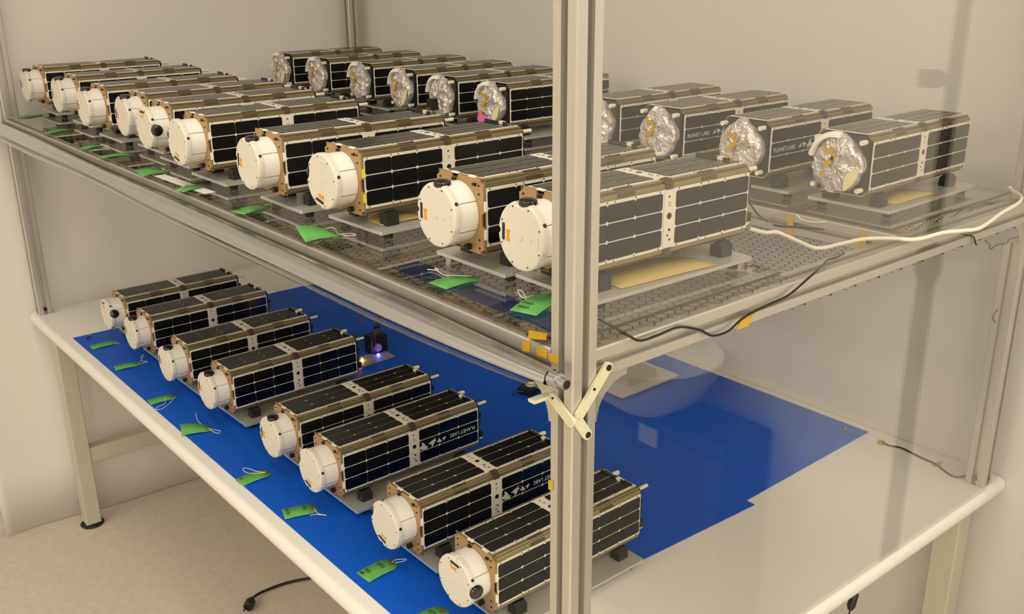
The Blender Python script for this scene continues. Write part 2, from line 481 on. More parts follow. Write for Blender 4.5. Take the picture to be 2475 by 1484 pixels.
# bracket that carries the pipe
br = thing('pipe_bracket', 'pale cast Y shaped bracket bolted round the near post under the pipe', 'bracket', (PX, PY, .5))
def strip(pts, width, th, nrm, name, holes=(), m=M_brack):
    """flat bar along pts (world), lying on the plane with normal nrm"""
    b = MB(); nrm = Vector(nrm); P = [Vector(p) for p in pts]
    vs = []; fs = []
    d = (P[-1]-P[0]).normalized(); sd = nrm.cross(d).normalized()
    out = []
    for k in range(9): a = pi/2+pi*k/8; out.append(P[0]+d*(cos(a)*width/2)+sd*(sin(a)*width/2))
    for k in range(9): a = -pi/2+pi*k/8; out.append(P[-1]+d*(cos(a)*width/2)+sd*(sin(a)*width/2))
    m_ = len(out)
    vs = [q for q in out]+[q+nrm*th for q in out]
    fs = [tuple(range(m_)), tuple(range(m_, 2*m_))]+[(i, (i+1) % m_, m_+(i+1) % m_, m_+i) for i in range(m_)]
    b.add([v-Vector((PX, PY, .5)) for v in vs], fs)
    o = b.build(name, m, br)
    for h, r in holes:
        h = Vector(h)-Vector((PX, PY, .5)); b = MB(); b.cyl(h+nrm*(th-.001), h+nrm*(th+.0012), r, 16)
        b.build('bolt', M_screw, o)
    return o
yS = PY-.0005; xS = PX-.0005
A = at(1465, 886, 1, yS); Bq = at(1398, 1000, 1, yS)
strip([A, Bq], .0125, .004, (0, -1, 0), 'upper_arm', [(A, .0036), (at(1430, 938, 1, yS), .0016)])
C1 = at(1392, 1015, 1, yS); C2 = at(1415, 1048, 1, yS)
strip([C1, C2], .0125, .004, (0, -1, 0), 'lower_arm', [(C2, .0036)])
E1 = at(1340, 962, 0, xS); E2 = at(1383, 1018, 0, xS)
strip([E1, E2], .0125, .004, (-1, 0, 0), 'front_arm', [(at(1343, 960, 0, xS), .0013)])
b = MB(); e = at(1330, 950, 0, xS)-Vector((PX, PY, .5))
b.cbox(-.028, -.0005, e.y-.006, e.y+.006, e.z-.004, e.z, .001, 0); b.build('pipe_rest', M_brack, br)

# ------------------------------------------------------------------ satellites
LEN = .3137; HW = .05; PH = .0383
ZB = HW        # body centre above the satellite origin

def cell_mesh(lx, ly):
    c = .0022
    b = MB()
    p = [(-lx/2+c, -ly/2), (lx/2-c, -ly/2), (lx/2, -ly/2+c), (lx/2, ly/2-c), (lx/2-c, ly/2), (-lx/2+c, ly/2), (-lx/2, ly/2-c), (-lx/2, -ly/2+c)]
    b.prism(p, 2, 0, .0007)
    return b.mesh('solar_cell', M_cell, smooth=False)
CX = [(.0022, .0489), (.0495, .0961), (.0967, .1445), (.1695, .2156), (.2162, .2632), (.2638, .3115)]
CYW = (2*PH-.0080-.0036)/3
CY = [-PH+.0040+CYW/2+k*(CYW+.0018) for k in range(3)]
ME_cell = {}
for a, c in CX: ME_cell[round(c-a, 4)] = cell_mesh(c-a, CYW)

def board_mesh():
    b = MB(); b.box(0, LEN, -PH, PH, -.0016, 0); return b.mesh('solar_panel', M_pcb, smooth=False)
ME_board = board_mesh()
def bar_mesh():
    b = MB(); c = .002
    b.prism([(.1475, -PH+.001), (.1665, -PH+.001), (.1665, PH-.001), (.1475, PH-.001)], 2, .0001, .0009)
    return b.mesh('centre_bar', M_pcb, smooth=False)
ME_bar = bar_mesh()
def marks_mesh():
    b = MB()
    b.cyl((.157, .004, .0009), (.157, .004, .0014), .0042, 14)
    for (x, y, sx, sy) in ((.158, -.014, .004, .003), (.155, -.021, .003, .002), (.159, -.027, .003, .0025), (.157, .018, .004, .0006), (.157, .021, .005, .0006), (.156, .029, .0025, .0025)):
        b.box(x-sx/2, x+sx/2, y-sy/2, y+sy/2, .0009, .0013)
    return b.mesh('printed_marks', M_screw, smooth=False)
ME_marks = marks_mesh()
def pscrew_mesh():
    b = MB()
    for x in (.006, .049, .062, .097, .14, .174, .216, .23, .263, .305):
        for y in (-PH+.0014, PH-.0014): b.cyl((x, y, 0), (x, y, .0008), .0009, 6)
    return b.mesh('panel_screws', M_screw, smooth=False)
ME_pscrew = pscrew_mesh()

def core_mesh():
    b = MB(); e = .0455
    b.box(.0, LEN, -e, e, ZB-e, ZB+e); return b.mesh('core', M_core, smooth=False)
ME_core = core_mesh()
def rail_mesh(sy, sz):
    b = MB()
    o_, i_ = .0487, PH+.0006
    p = [(i_, o_), (o_-.0045, o_), (o_-.0035, o_-.001), (o_-.0048, o_-.0022), (o_-.0022, o_-.0048), (o_-.001, o_-.0035), (o_, o_-.0045), (o_, i_), (o_-.004, i_), (i_, o_-.004)]
    b.prism([(sy*y, ZB+sz*z) for y, z in p], 0, -.001, LEN)
    return b.mesh('corner_rail', M_rail, smooth=False)
ME_rail = {(sy, sz): rail_mesh(sy, sz) for sy in (-1, 1) for sz in (-1, 1)}
def hinge_mesh():
    b = MB(); b.box(-.014, .014, -.0022, .0022, -.0012, .0012); return b.mesh('hinge', M_hinge, smooth=False)
ME_hinge = hinge_mesh()
def clampm():
    b = MB(); b.box(-.0062, .0062, -.0045, .0045, -.002, .002); b.cyl((0, 0, .002), (0, 0, .0032), .0025, 10); return b.mesh('clamp', M_hinge)
ME_clamp = clampm()

def front_plate_mesh():
    b = MB(); e = .0492
    # outline with stepped corners and edge notches, in y,z
    q = [(-e+.007, -e), (-.012, -e), (-.010, -e+.004), (.010, -e+.004), (.012, -e), (e-.007, -e), (e-.007, -e+.004), (e, -e+.007),
         (e, -.014), (e-.004, -.012), (e-.004, .004), (e, .006), (e, e-.007), (e-.007, e-.004), (e-.007, e), (.018, e), (.016, e-.005), (.004, e-.005), (.002, e), (-e+.007, e), (-e+.007, e-.004), (-e, e-.007), (-e, .006), (-e+.004, .004), (-e+.004, -.012), (-e, -.014), (-e, -e+.007), (-e+.007, -e+.004)]
    b.prism([(y, ZB+z) for y, z in q], 0, -.0045, -.0012)
    return b.mesh('front_plate', M_brown, smooth=False)
ME_fplate = front_plate_mesh()
def fscrew_mesh():
    b = MB()
    for y in (-.041, .041):
        for z in (-.041, -.03, .03, .041): b.cyl((-.0058, y, ZB+z), (-.0044, y, ZB+z), .0014, 8)
    b.box(-.0075, -.0045, .006, .013, ZB+.0405, ZB+.0445); b.box(-.0075, -.0045, -.036, -.03, ZB+.04, ZB+.0435)
    b.cyl((-.012, -.020, ZB-.0425), (-.0045, -.020, ZB-.0425), .0045, 12)
    return b.mesh('plate_fittings', M_screw)
ME_fscrew = fscrew_mesh()
def lip_mesh():
    b = MB(); e = .0498
    for (y0, y1, z0, z1) in ((-e, e, -e, -e+.0012), (-e, e, e-.0012, e), (-e, -e+.0012, -e, e), (e-.0012, e, -e, e)):
        b.box(-.0012, .0, y0, y1, ZB+z0, ZB+z1)
    return b.mesh('plate_lip', M_rail, smooth=False)
ME_lip = lip_mesh()
def tab_mesh(m):
    b = MB(); b.box(-.0035, .0012, -.0012, .0008, -.0065, .0065); return b.mesh('side_tab', m, smooth=False)
ME_tab = {'w': tab_mesh(M_strap), 'y': tab_mesh(M_yellow)}

BR, CR, CP = .0400, .0424, .0435
def barrel_mesh():
    b = MB(); b.lathe([(-CP+.009, BR-.0008), (-CP+.0098, BR), (-.0048, BR)], (0, 0, ZB+.0016), (1, 0, 0), 56); return b.mesh('barrel', M_barrel)
ME_barrel = barrel_mesh()
def cover_mesh():
    b = MB(); n = 120
    def rad(a):      # a measured clockwise from the slot side, in degrees
        d = lambda c: abs((a-c+180) % 360-180)
        r = 1.0
        if d(90) < 17: r -= .14*max(0, cos(d(90)/17*pi/2))**.5       # scallop at the black dome
        if d(0) < 5.5: r -= .07                                       # notch by the slot
        if d(208) < 12: r -= .035*max(0, cos(d(208)/12*pi/2))**.6
        return r
    rings = [(-CP+.0092, .975), (-CP+.0092, 1.0), (-CP+.0028, 1.0), (-CP+.0012, .988), (-CP+.0003, .965), (-CP, .935), (-CP, .90)]
    vs = []
    for x, k in rings:
        for i in range(n):
            a = 360*i/n; r = CR*(k-1+rad(a)); t = radians(a)
            vs.append((x, -r*sin(t), r*cos(t)))
    fs = [(j*n+i, j*n+(i+1) % n, (j+1)*n+(i+1) % n, (j+1)*n+i) for j in range(len(rings)-1) for i in range(n)]
    fs.append(tuple(range(n))); m = (len(rings)-1)*n; fs.append(tuple(range(m, m+n)))
    b.add(vs, fs)
    return b.mesh('cover', M_cap, ang=50)
ME_cover = cover_mesh()
def pol(a, r): a = radians(a); return (-r*sin(a), r*cos(a))
def cscrew_mesh():
    b = MB()
    for k in range(8):
        y, z = pol(22+45*k, .0372); b.cyl((-CP-.0005, y, z), (-CP+.001, y, z), .0011, 8)
    return b.mesh('cover_screws', M_screw)
ME_cscrew = cscrew_mesh()
def cboss_mesh():
    b = MB()
    b.cyl((-CP-.0007, 0, 0), (-CP+.001, 0, 0), .0045, 20); y, z = pol(180, .018); b.cyl((-CP-.0006, y, z), (-CP+.001, y, z), .003, 16)
    y, z = pol(180, .031); b.box(-CP-.0006, -CP+.001, y-.007, y+.007, z-.002, z+.002)
    return b.mesh('cover_bosses', M_cap)
ME_cboss = cboss_mesh()
def slot_mesh():
    b = MB(); b.cbox(-CP-.0005, -CP+.001, -.0108, .0108, .0292, .0338, .0014, 0)
    return b.mesh('cover_slot', M_blkpl, smooth=False)
ME_slot = slot_mesh()
def sticker_mesh():
    b = MB()
    b.prism([(y_+.003, z_) for y_, z_ in [(.0070, .0268), (.0016, .0250), (-.0016, .0250), (-.0070, .0268), (-.0070, .0188), (-.0016, .0208), (.0016, .0208), (.0070, .0188)]], 0, -CP-.0006, -CP+.0005)
    return b.mesh('sticker', M_orange, smooth=False)
ME_sticker = sticker_mesh()
def latch_mesh():
    b = MB()
    for k in (60, 150, 240, 330):
        y, z = pol(k, CR-.0006); d = Vector((0, y, z)).normalized()
        b.cyl(Vector((-CP+.0058, y, z))-d*.002, Vector((-CP+.0058, y, z))+d*.0012, .0026, 10)
    return b.mesh('rim_latches', M_blkpl)
ME_latch = latch_mesh()
def dome_mesh():
    b = MB(); y, z = pol(90, 1); d = Vector((0, y, z)); o = Vector((-.0325, 0, 0))+d*(BR-.0022)
    b.lathe([(0, .0112), (.0045, .0112), (.0058, .0105), (.0072, .0075), (.0078, .003), (.0079, .0003)], o, d, 28)
    return b.mesh('dome', M_lens)
ME_dome = dome_mesh()
def seam_mesh():
    b = MB()
    for a in (62, 118, 298):
        y, z = pol(a, BR); d = Vector((0, y, z)).normalized(); t = Vector((0, -d.z, d.y))*.0003
        c0 = Vector((-CP+.0095, y, ZB+.0016+z)); c1 = Vector((-.005, y, ZB+.0016+z))
        b.add([c0-t, c0+t, c1+t, c1-t, c0-t+d*.0003, c0+t+d*.0003, c1+t+d*.0003, c1-t+d*.0003], [(0, 1, 2, 3), (4, 5, 6, 7), (0, 1, 5, 4), (2, 3, 7, 6), (1, 2, 6, 5), (0, 3, 7, 4)])
    return b.mesh('barrel_seams', M_screw, smooth=False)
ME_seam = seam_mesh()

def tail_plate_mesh():
    b = MB(); e = .0455
    q = [(-e, -e+.006), (-e+.006, -e), (e-.006, -e), (e, -e+.006), (e, e-.006), (e-.006, e), (-e+.006, e), (-e, e-.006)]
    b.prism([(y, ZB+z) for y, z in q], 0, 0, .006); return b.mesh('tail_plate', M_blkpl, smooth=False)
ME_tplate = tail_plate_mesh()
def peg_mesh():
    b = MB(); b.lathe([(0, .0042), (.012, .0042), (.014, .0035)], (0, 0, 0), (1, 0, 0), 12); return b.mesh('peg', M_ivory)
ME_peg = peg_mesh()
def tube_mesh():
    b = MB(); b.lathe([(0, .0032), (.03, .0032), (.031, .0026)], (0, 0, 0), (1, 0, 0), 12); return b.mesh('antenna_stub', M_ivory)
ME_stub = tube_mesh()
def clip_mesh():
    b = MB(); b.box(-.004, .012, -.006, .006, -.0015, .0015); b.box(.0, .006, -.0022, .0022, .0015, .005); return b.mesh('panel_clip', M_blkpl, smooth=False)
ME_clip = clip_mesh()
def wires_mesh():
    b = MB()
    b.box(0, .009, -.046, -.036, .018, .030); b.box(0, .007, -.044, -.03, .062, .070)
    b.tube(catmull([(0, -.03, .05), (.008, -.036, .054), (.008, -.040, .048), (0, -.042, .04)]), .0012, 6)
    return b.mesh('tail_wires', M_blkpl)
ME_twires = wires_mesh()
def rod_mesh():
    b = MB(); b.tube([(0, -.022, .0022), (0, .036, .0022)], .0016, 8); b.tube([(.002, .03, .0022), (.006, .037, .0022)], .001, 6)
    return b.mesh('antenna_rod', M_blkpl)
ME_rod = rod_mesh()
def rodblock_mesh():
    b = MB(); b.box(-.0032, .0032, -.006, .002, 0, .0046); return b.mesh('rod_block', M_ivory, smooth=False)
ME_rodblk = rodblock_mesh()

def foil_mesh(seed):
    rnd = random.Random(seed); b = MB(); n = 48
    rings = [(0, .97), (-.006, 1.0), (-.012, 1.0), (-.0165, .95), (-.0185, .84), (-.0195, .66), (-.0200, .48), (-.0205, .3), (-.0208, .12)]
    R0 = .0455; vs = []
    ph = [rnd.uniform(0, 6) for _ in range(6)]
    for j, (x, k) in enumerate(rings):
        for i in range(n):
            t = 2*pi*i/n
            r = R0*k*(1+.02*sin(3*t+ph[0])+.02*sin(7*t+ph[1])+.012*sin(13*t+ph[2]))
            xx = x+(rnd.uniform(-.0022, .0022) if j > 1 else 0)+.0015*sin(4*t+j+ph[3])
            rr = r+rnd.uniform(-.001, .001)
            # flattened at the upper right like a bell
            yy, zz = -rr*sin(t), rr*cos(t)
            if zz > .012: yy *= 1-(zz-.012)*11; zz *= 1.06
            vs.append((xx, yy*.97, ZB+zz*1.04))
    fs = [(j*n+i, j*n+(i+1) % n, (j+1)*n+(i+1) % n, (j+1)*n+i) for j in range(len(rings)-1) for i in range(n)]
    m = (len(rings)-1)*n; fs.append(tuple(range(m, m+n)))
    b.add(vs, fs)
    return b.mesh('foil_dish', M_foil, ang=25)
ME_foil = [foil_mesh(3), foil_mesh(11), foil_mesh(29)]
def strap_mesh():
    b = MB(); n = 16; vs = []
    for i in range(n+1):
        t = radians(-78+i/n*88)     # clockwise from top; left side is negative
        for r, x in ((.0440, -.0265), (.0525, -.0225), (.0525, -.0165), (.0440, -.0165)):
            vs.append((x, -r*sin(t)*.92, ZB+r*cos(t)))
    fs = [(i*4+k, i*4+(k+1) % 4, (i+1)*4+(k+1) % 4, (i+1)*4+k) for i in range(n) for k in range(4)]
    fs += [(0, 1, 2, 3), tuple(n*4+k for k in range(4))]
    b.add(vs, fs); return b.mesh('strap', M_strap)
ME_strap = strap_mesh()
def crescent_mesh():
    b = MB(); out = []; n = 12
    for i in range(n+1): t = radians(88+i/n*62); out.append((-.0450*sin(t), ZB+.0450*cos(t)))
    for i in range(n+1): t = radians(150-i/n*62); k = .0450-.017*sin(pi*i/n)**.6; out.append((-k*sin(t), ZB+k*cos(t)))
    b.prism(out, 0, -.0245, -.0215); return b.mesh('crescent', M_cres, smooth=False)
ME_cres = crescent_mesh()
def amber_mesh():
    b = MB()
    for (y, z, w_, h_, a) in ((.012, .022, .018, .007, .3), (.008, .004, .022, .008, -.8), (.018, -.018, .007, .01, .1), (.002, .012, .006, .012, .4)):
        c = []
        for sx, sy in ((-1, -1), (1, -1), (1, 1), (-1, 1)):
            u, v = sx*w_/2, sy*h_/2; c.append((y+u*cos(a)-v*sin(a), ZB+z+u*sin(a)+v*cos(a)))
        b.prism(c, 0, -.0238, -.0228)
    return b.mesh('amber_tape', M_amber, smooth=False)
ME_amber = amber_mesh()
def pink_mesh():
    b = MB(); out = [(.03, ZB-.02), (-.012, ZB-.03), (-.030, ZB-.026), (-.033, ZB-.044), (.02, ZB-.046), (.034, ZB-.036)]
    b.prism(out, 0, -.0235, -.0215); return b.mesh('pink_film', M_pink, smooth=False)
ME_pink = pink_mesh()
def bundle_mesh():
    b = MB()
    b.box(-.036, -.02, -.002, .024, ZB-.030, ZB-.004, 0)
    for k in range(4): b.tube(catmull([(-.03, .02-.005*k, ZB-.02), (-.042, .026-.004*k, ZB-.034), (-.038, .034-.004*k, ZB-.048)]), .0016, 6, 1 if k % 2 else 0)
    b.box(-.044, -.034, .020, .030, ZB-.050, ZB-.044, 2)
    return b.mesh('connector_bundle', [M_blkpl, M_red, M_orange])
ME_bundle = bundle_mesh()
BIRD = [(0, .1), (.35, .3), (.75, .95), (1.2, 1.35), (1.1, .75), (1.5, .45), (1.95, .35), (1.5, .1), (1.05, -.15), (.55, -.2), (.2, -.55), (.25, -.1)]
def bird_mesh(k):
    b = MB(); b.prism([(u, (v-.3)*(1 if k % 2 else -.9)+(.25 if k % 2 == 0 else 0)) for u, v in BIRD], 2, 0, .0003)
    return b.mesh('bird', M_let, smooth=False)
ME_bird = [bird_mesh(1), bird_mesh(0)]
STUFF = {'cover_screws', 'panel_screws', 'printed_marks', 'rim_latches', 'barrel_seams', 'plate_fittings', 'cover_bosses', 'tail_wires', 'connector_bundle', 'amber_tape', 'plate_lip', 'handwriting', 'panel_clip'}
def birds(pn, x, y, sgn):
    rz = 0 if sgn > 0 else pi
    for k, sc in enumerate((.0050, .0070, .0100, .0128)):
        o = put('bird', ME_bird[k % 2], pn, (x, y, .0009), (0, 0, rz)); o.scale = (sc, sc, 1)
        x += sgn*sc*1.95

def put(name, me, parent, loc=(0, 0, 0), rot=(0, 0, 0)):
    o = obj(name, me, parent, loc, rot)
    if name in STUFF: o['kind'] = 'stuff'
    return o

def build_satellite(name, label, cat, loc, rz, group, front='cap', theta=180, tabs='w', stubs=True, letter=False, flags=()):
    root = thing(name, label, cat, loc, rz, group)
    body = put('body', ME_core, root)
    for k in ME_rail: put('corner_rail', ME_rail[k], body)
    # panels: local board in xy plane, z up -> rotate about x
    for face, rx in (('top', 0), ('near', pi/2), ('far', -pi/2), ('bottom', pi)):
        off = {'top': (0, 0, ZB+HW), 'near': (0, -HW, ZB), 'far': (0, HW, ZB), 'bottom': (0, 0, ZB-HW)}[face]
        pn = put('solar_panel', ME_board, root, off, (rx, 0, 0))
        put('centre_bar', ME_bar, pn)
        if face in ('top', 'near'):
            for (a, c) in CX:
                for y in CY: put('solar_cell', ME_cell[round(c-a, 4)], pn, ((a+c)/2, y, .0001))
            put('printed_marks', ME_marks, pn); put('panel_screws', ME_pscrew, pn)
        if letter and face == 'near':
            if letter == 'down':
                put('lettering', text_mesh('PLANET LABS', .0105, M_let), pn, (.305, -.001, .0009), (0, 0, pi))
                birds(pn, .232, -.001, -1)
            else:
                put('lettering', text_mesh('PLANET LABS', .0105, M_let), pn, (.008, -.002, .0009))
                birds(pn, .081, -.002, 1)
    for x in (.082, .232):
        put('hinge', ME_hinge, body, (x, -.0425, ZB+.0492), (0, 0, 0))
        put('hinge', ME_hinge, body, (x, -.0492, ZB+.0425), (pi/2, 0, 0))
    put('clamp', ME_clamp, body, (.157, -.0425, ZB+.0488)); put('clamp', ME_clamp, body, (.157, -.0488, ZB+.0425), (pi/2, 0, 0))
    put('clamp', ME_clamp, body, (.157, -.0488, ZB-.0425), (pi/2, 0, 0))
    if front == 'cap':
        fp = put('front_plate', ME_fplate, root); put('plate_lip', ME_lip, fp); put('plate_fittings', ME_fscrew, fp)
        for z in (.015, -.022):
            put('side_tab', ME_tab[tabs], fp, (0, -HW-.0002, ZB+z))
        for y in (.012, -.024):
            put('side_tab', ME_tab['w'], fp, (0, y, ZB+HW), (pi/2, 0, 0)).rotation_euler = (-pi/2, 0, 0)
        bl = put('barrel', ME_barrel, root); put('barrel_seams', ME_seam, bl)
        cv = put('cover', ME_cover, root, (0, 0, ZB+.0016), (radians(theta), 0, 0))
        put('cover_screws', ME_cscrew, cv); put('cover_bosses', ME_cboss, cv); put('rim_latches', ME_latch, cv)
        put('cover_slot', ME_slot, cv); put('sticker', ME_sticker, cv); put('dome', ME_dome, cv)
        tp = put('tail_plate', ME_tplate, root, (LEN, 0, 0)); put('tail_wires', ME_twires, tp, (.006, 0, 0))
        if stubs:
            put('antenna_stub', ME_stub, root, (LEN, -.036, ZB+.038)); put('peg', ME_peg, root, (LEN+.004, .02, ZB+.044))
            put('peg', ME_peg, root, (LEN+.004, -.038, ZB-.036))
        cl = put('antenna_rod', ME_rod, root, (LEN-.010, 0, ZB+HW+.0006)); put('rod_block', ME_rodblk, cl, (0, -.006, 0))
    else:
        tp = put('tail_plate', ME_tplate, root, (-.0065, 0, 0))
        for y in (-.04, .04):
            for z in (-.038, .038): put('peg', ME_peg, root, (-.0205, y, ZB+z))
        fd = put('foil_dish', ME_foil[len(label) % 3], root, (-.0065, 0, 0))
        fd['label'] = 'silvery crinkled foil over the round dish'
        if 'nostrap' not in flags: put('strap', ME_strap, fd)
        if 'crescent' in flags: put('crescent', ME_cres, fd)
        if 'amber' in flags: put('amber_tape', ME_amber, fd)
        if 'pink' in flags: put('pink_film', ME_pink, fd)
        if 'bundle' in flags: put('connector_bundle', ME_bundle, fd)
        put('antenna_stub', ME_stub, root, (LEN-.003, -.03, ZB+.036)); put('tail_plate', ME_tplate, root, (LEN, 0, 0)).scale = (1, .98, .98)
    return root

# stands
def splate_mesh():
    b = MB(); b.cbox(0, .292, -.075, .075, -.005, 0, .0012, 2); return b.mesh('plate', M_plate, smooth=False)
ME_splate = splate_mesh()
def block_mesh(sy):
    b = MB()
    p = [(-.009, 0), (.011, 0), (.011, .014), (.004, .0206), (-.003, .0206), (-.009, .016)]
    b.prism([(-sy*y, z) for y, z in p][::(1 if sy > 0 else -1)], 0, -.011, .011)
    return b.mesh('support_block', M_block, smooth=False)
ME_block = {1: block_mesh(1), -1: block_mesh(-1)}
def sfoot_mesh():
    b = MB(); b.lathe([(0, .0068), (.011, .0092)], (0, 0, -.015), (0, 0, 1), 16); return b.mesh('rubber_foot', M_black)
ME_sfoot = sfoot_mesh()
def build_stand(label, loc, rz, group, x0=.008):
    root = thing('satellite_stand', label, 'stand', loc, rz, group)
    put('plate', ME_splate, root, (x0, 0, .015))
    for x in (.022, .27):
        for y in (-.06, .06): put('rubber_foot', ME_sfoot, root, (x0+x, y, .015))
    for x in (.045, .272):
        for sy in (-1, 1): put('support_block', ME_block[sy], root, (x, sy*.0445, .015), (0, 0, 0))
    return root

POS = {'L1': (0.1318, 0.3307, 0.0067), 'L2': (0.1358, 0.5321, -0.0023), 'L3': (0.1322, 0.7813, 0.0014), 'L4': (0.1383, 0.9551, 0.0004), 'L5': (0.1352, 1.2542, 0.0151), 'L6': (0.1263, 1.4651, 0.0065), 'L7': (0.1360, 1.7225, 0.0032), 'L8': (0.1384, 1.9114, 0.0005),
       'U1': (0.1134, 0.1481, -0.0156), 'U2': (0.1001, 0.3010, 0.0001), 'U3': (0.0925, 0.5833, 0.0267), 'U4': (0.0706, 0.7843, -0.0063), 'U5': (0.0644, 1.0612, 0.0155), 'U6': (0.0817, 1.2704, 0.0011), 'U7': (0.1038, 1.4599, -0.0006), 'U8': (0.0862, 1.6638, 0.0024), 'U9': (0.1076, 1.9361, 0.0003), 'U10': (0.1082, 2.2216, -0.0034),
       'B1': (0.7533, 0.1563, 0.0165), 'B2': (0.7541, 0.3478, 0.0051), 'B3': (0.7593, 0.5438, -0.0076), 'B4': (0.7646, 0.7145, 0.0140), 'B5': (0.7785, 1.0727, 0), 'B6': (0.7732, 1.2597, 0), 'B7': (0.7931, 1.4617, -0.0079), 'B8': (0.8037, 1.6829, -0.0034), 'B9': (0.7925, 1.8979, -0.0048), 'B10': (0.7916, 2.1176, -0.0140)}
ORD = ['nearest', 'second nearest', 'third nearest', 'fourth nearest', 'fifth nearest', 'sixth nearest', 'seventh nearest', 'eighth nearest', 'ninth nearest', 'farthest']
BODYZ = .0361     # underside of the satellite above the surface
# theta: clock angle (degrees clockwise from the top, seen from the front) of the slot in the cover
SAT = {
 'L1': (4, 'w', 'white capped satellite on the blue mat nearest the camera, partly behind the tall post', None),
 'L2': (196, 'w', 'white capped satellite with bird lettering, second from the tall post on the blue mat', 'down'),
 'L3': (196, 'w', 'white capped satellite with bird lettering, third from the tall post on the blue mat', 'down'),
 'L4': (272, 'w', 'white capped satellite on the blue mat, fourth from the tall post, black dome on top', None),
 'L5': (276, 'w', 'white capped satellite on the blue mat, fifth from the tall post, by the glowing circuit', None),
 'L6': (276, 'w', 'white capped satellite on the blue mat, third from the far left end', None),
 'L7': (276, 'w', 'white capped satellite on the blue mat, second from the far left end', None),
 'L8': (346, 'w', 'white capped satellite on the bench, farthest left, black dome facing right', None),
 'U1': (272, 'w', 'white capped satellite on the shelf half hidden behind the tall near post', None),
 'U2': (272, 'w', 'white capped satellite on the shelf, second in the front row from the tall post', None),
 'U3': (194, 'y', 'white capped shelf satellite with yellow tabs beside its front plate', None),
 'U4': (276, 'w', 'white capped shelf satellite, fourth in the front row from the tall post', None),
 'U5': (194, 'w', 'white capped shelf satellite, fifth in the front row from the tall post', None),
 'U6': (2, 'w', 'white capped shelf satellite with a black dome on the right of its cap', None),
 'U7': (276, 'w', 'white capped shelf satellite, fourth in the front row from the far left end', None),
 'U8': (276, 'w', 'white capped shelf satellite, third in the front row from the far left end', None),
 'U9': (276, 'w', 'white capped shelf satellite, second in the front row from the far left end', None),
 'U10': (276, 'w', 'white capped shelf satellite, farthest left of the front row', None),
}
STL = {}
for k, (th, tb, lab, lt) in SAT.items():
    x, y, a = POS[k]; low = k[0] == 'L'; z = MT if low else ZP
    grp = 'satellites on the blue bench mat' if low else 'front row satellites on the shelf'
    build_satellite('cube_satellite', lab, 'satellite', (x, y, z+BODYZ), a, grp, 'cap', th, tb, True, lt)
    where = lab.replace('white capped satellite', 'the satellite').replace('white capped shelf satellite', 'the shelf satellite')
    i = int(k[1:])
    if low: sl = 'grey metal stand plate on the blue mat, %s to the tall near post' % ORD[i-1]
    else: sl = 'grey metal stand plate in the shelf front row, %s to the tall near post' % ORD[i-1]
    if k == 'L8': sl = 'grey metal stand plate on the blue mat, farthest from the tall near post'
    build_stand(sl, (x, y, z), a, 'stands on the blue bench mat' if low else 'stands in the shelf front row')
BK = {
 'B1': (('crescent', 'amber'), None, 'foil fronted satellite at the right end of the shelf back row'),
 'B2': (('amber', 'nostrap'), 'up', 'foil fronted satellite with lettering, second from the right end of the back row'),
 'B3': (('amber', 'nostrap'), 'up', 'foil fronted satellite with lettering, third from the right end of the back row'),
 'B4': (('amber', 'nostrap'), None, 'foil fronted satellite in the back row, its face hidden by the tall post'),
 'B5': (('crescent', 'amber', 'pink'), None, 'foil fronted back row satellite with pink film and cream crescent, left of the post'),
 'B6': (('bundle',), None, 'foil fronted back row satellite with a dark connector bundle on its face'),
 'B7': (('crescent', 'amber'), None, 'foil fronted back row satellite with cream crescent, fourth from the far left'),
 'B8': (('amber',), None, 'foil fronted back row satellite with amber tape, third from the far left'),
 'B9': (('amber',), None, 'foil fronted back row satellite with amber tape, second from the far left'),
 'B10': (('crescent', 'amber'), None, 'foil fronted satellite at the far left end of the shelf back row'),
}
for k, (fl, lt, lab) in BK.items():
    x, y, a = POS[k]; i = int(k[1:])
    build_satellite('cube_satellite', lab, 'satellite', (x, y, ZP+BODYZ), a, 'back row satellites on the shelf', 'tail', 0, 'w', True, lt, fl)
    build_stand('grey metal stand plate in the shelf back row, %s to the camera' % ORD[i-1], (x, y, ZP), a, 'stands in the shelf back row', .024)

